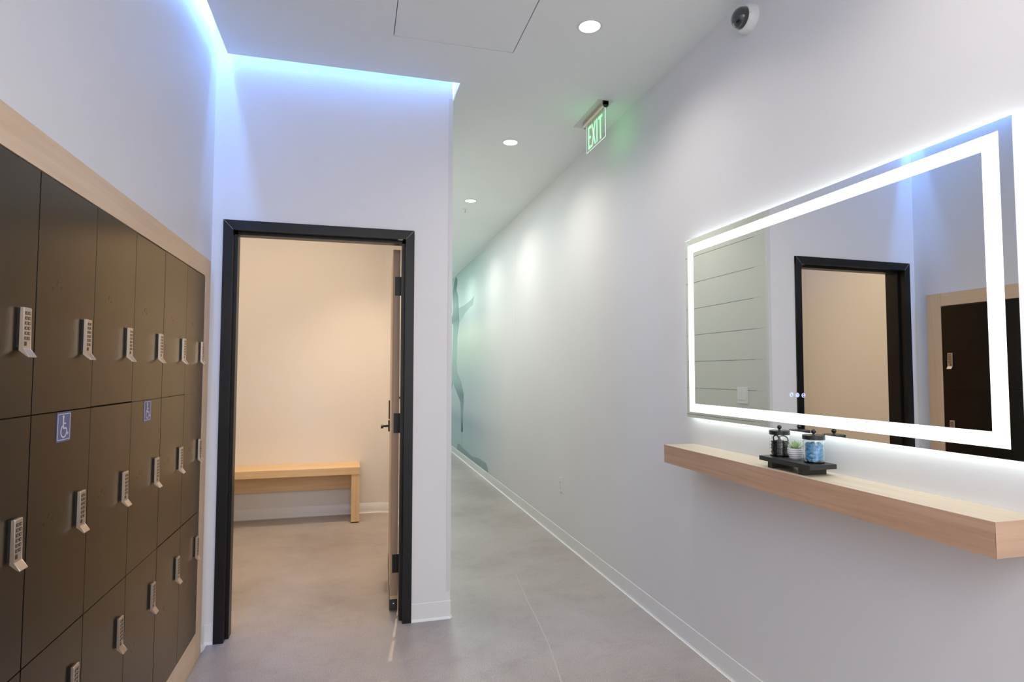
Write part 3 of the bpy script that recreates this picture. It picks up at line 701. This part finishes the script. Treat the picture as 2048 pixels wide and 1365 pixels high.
# ------------------------------------------------------------------ bench in the changing room
bn = thing('bench', 'oak laminate bench against the back wall of the changing room', 'bench', (0, 0, 0))
bx('seat_slab', (-1.75, 0.066, 5.72, RY1-0.001, 0.446, 0.511), M['bench'], bn, 0.0008)
bx('side_leg', (-0.010, 0.065, 5.725, RY1-0.02, 0.010, 0.4455), M['bench_v'], bn, 0.0008)
bx('side_leg', (-1.749, -1.675, 5.725, RY1-0.02, 0.010, 0.4455), M['bench_v'], bn, 0.0008)
bx('apron', (-1.6745, -0.0105, RY1-0.06, RY1-0.022, 0.262, 0.4455), M['bench'], bn)
for x in (-0.005, -1.744):
    for y in (5.735, 6.0): bx('foot_pad', (x, x+0.062, y, y+0.04, 0, 0.0105), M['black'], bn)

# ------------------------------------------------------------------ mural on the corridor wall
mu = thing('wall_mural', 'pale teal wall mural of a dancer down the corridor', 'mural', (XR, 6.1, 0))
from mathutils.geometry import tessellate_polygon
def mur(name, pts, mat, x0, x1, label=None):
    bm = B()
    F_ = [bm.verts.new((x0, u, v)) for u, v in pts]; G_ = [bm.verts.new((x1, u, v)) for u, v in pts]
    for t_ in tessellate_polygon([[Vector((u, v, 0)) for u, v in pts]]):
        bm.faces.new([F_[i_] for i_ in t_]); bm.faces.new([G_[i_] for i_ in t_][::-1])
    n_ = len(pts)
    for i_ in range(n_): bm.faces.new([F_[i_], G_[i_], G_[(i_+1) % n_], F_[(i_+1) % n_]])
    o = obj(name, bm, mat, mu); o.location = -Vector(mu.location)
    if label: o['label'] = label
    return o
mur('background_print', [(6.1, 0.105), (YF-0.02, 0.105), (YF-0.02, 3.06), (6.1, 3.06)], M['wash'], XR-0.0008, XR-0.0002)
mur('dancer_figure', [(10.56, 2.42), (10.34, 2.38), (10.31, 2.52), (10.32, 2.81), (10.11, 3.0), (9.98, 3.03), (9.85, 2.97), (9.85, 2.89), (9.92, 2.80), (9.76, 2.66), (9.70, 2.46),
   (9.64, 2.21), (9.71, 2.11), (9.82, 1.98), (9.85, 1.76), (9.89, 1.55), (9.8, 1.38), (9.43, 1.23), (9.21, 1.05), (9.2, 0.93), (9.26, 0.72), (9.25, 0.45), (9.42, 0.43),
   (9.45, 0.76), (9.51, 0.91), (9.79, 1.03), (10.23, 1.2), (10.37, 1.1), (10.62, 0.90), (10.80, 0.55), (10.9, 0.42), (11.05, 0.45), (10.95, 0.8), (10.75, 1.25), (10.35, 1.55), (10.32, 1.78), (10.29, 2.01), (10.26, 2.23), (10.48, 2.28), (10.95, 2.40), (11.4, 2.62), (11.4, 2.68)],
    M['dancer'], XR-0.0016, XR-0.0009, 'dark teal silhouette of a leaping dancer')
mur('dancer_veil', [(9.69, 2.46), (9.2, 2.45), (8.66, 2.47), (8.39, 2.50), (8.5, 2.38), (8.79, 2.36), (9.12, 2.32), (9.27, 2.28), (9.63, 2.21)], M['veil'], XR-0.0016, XR-0.0009)
mur('dancer_shadow', [(9.79, 0.2), (9.58, 0.23), (9.29, 0.2), (8.49, 0.17), (7.98, 0.21), (7.57, 0.21), (7.46, 0.17), (7.43, 0.108), (9.78, 0.108)], M['dancer'], XR-0.0016, XR-0.0009)
bm = B()
for q in range(6): box(bm, XR-0.0016, XR-0.0009, 9.30, 9.37, 0.22+q*0.036, 0.24+q*0.036)
o = obj('reflection_marks', bm, M['veil'], mu); o.location = -Vector(mu.location)
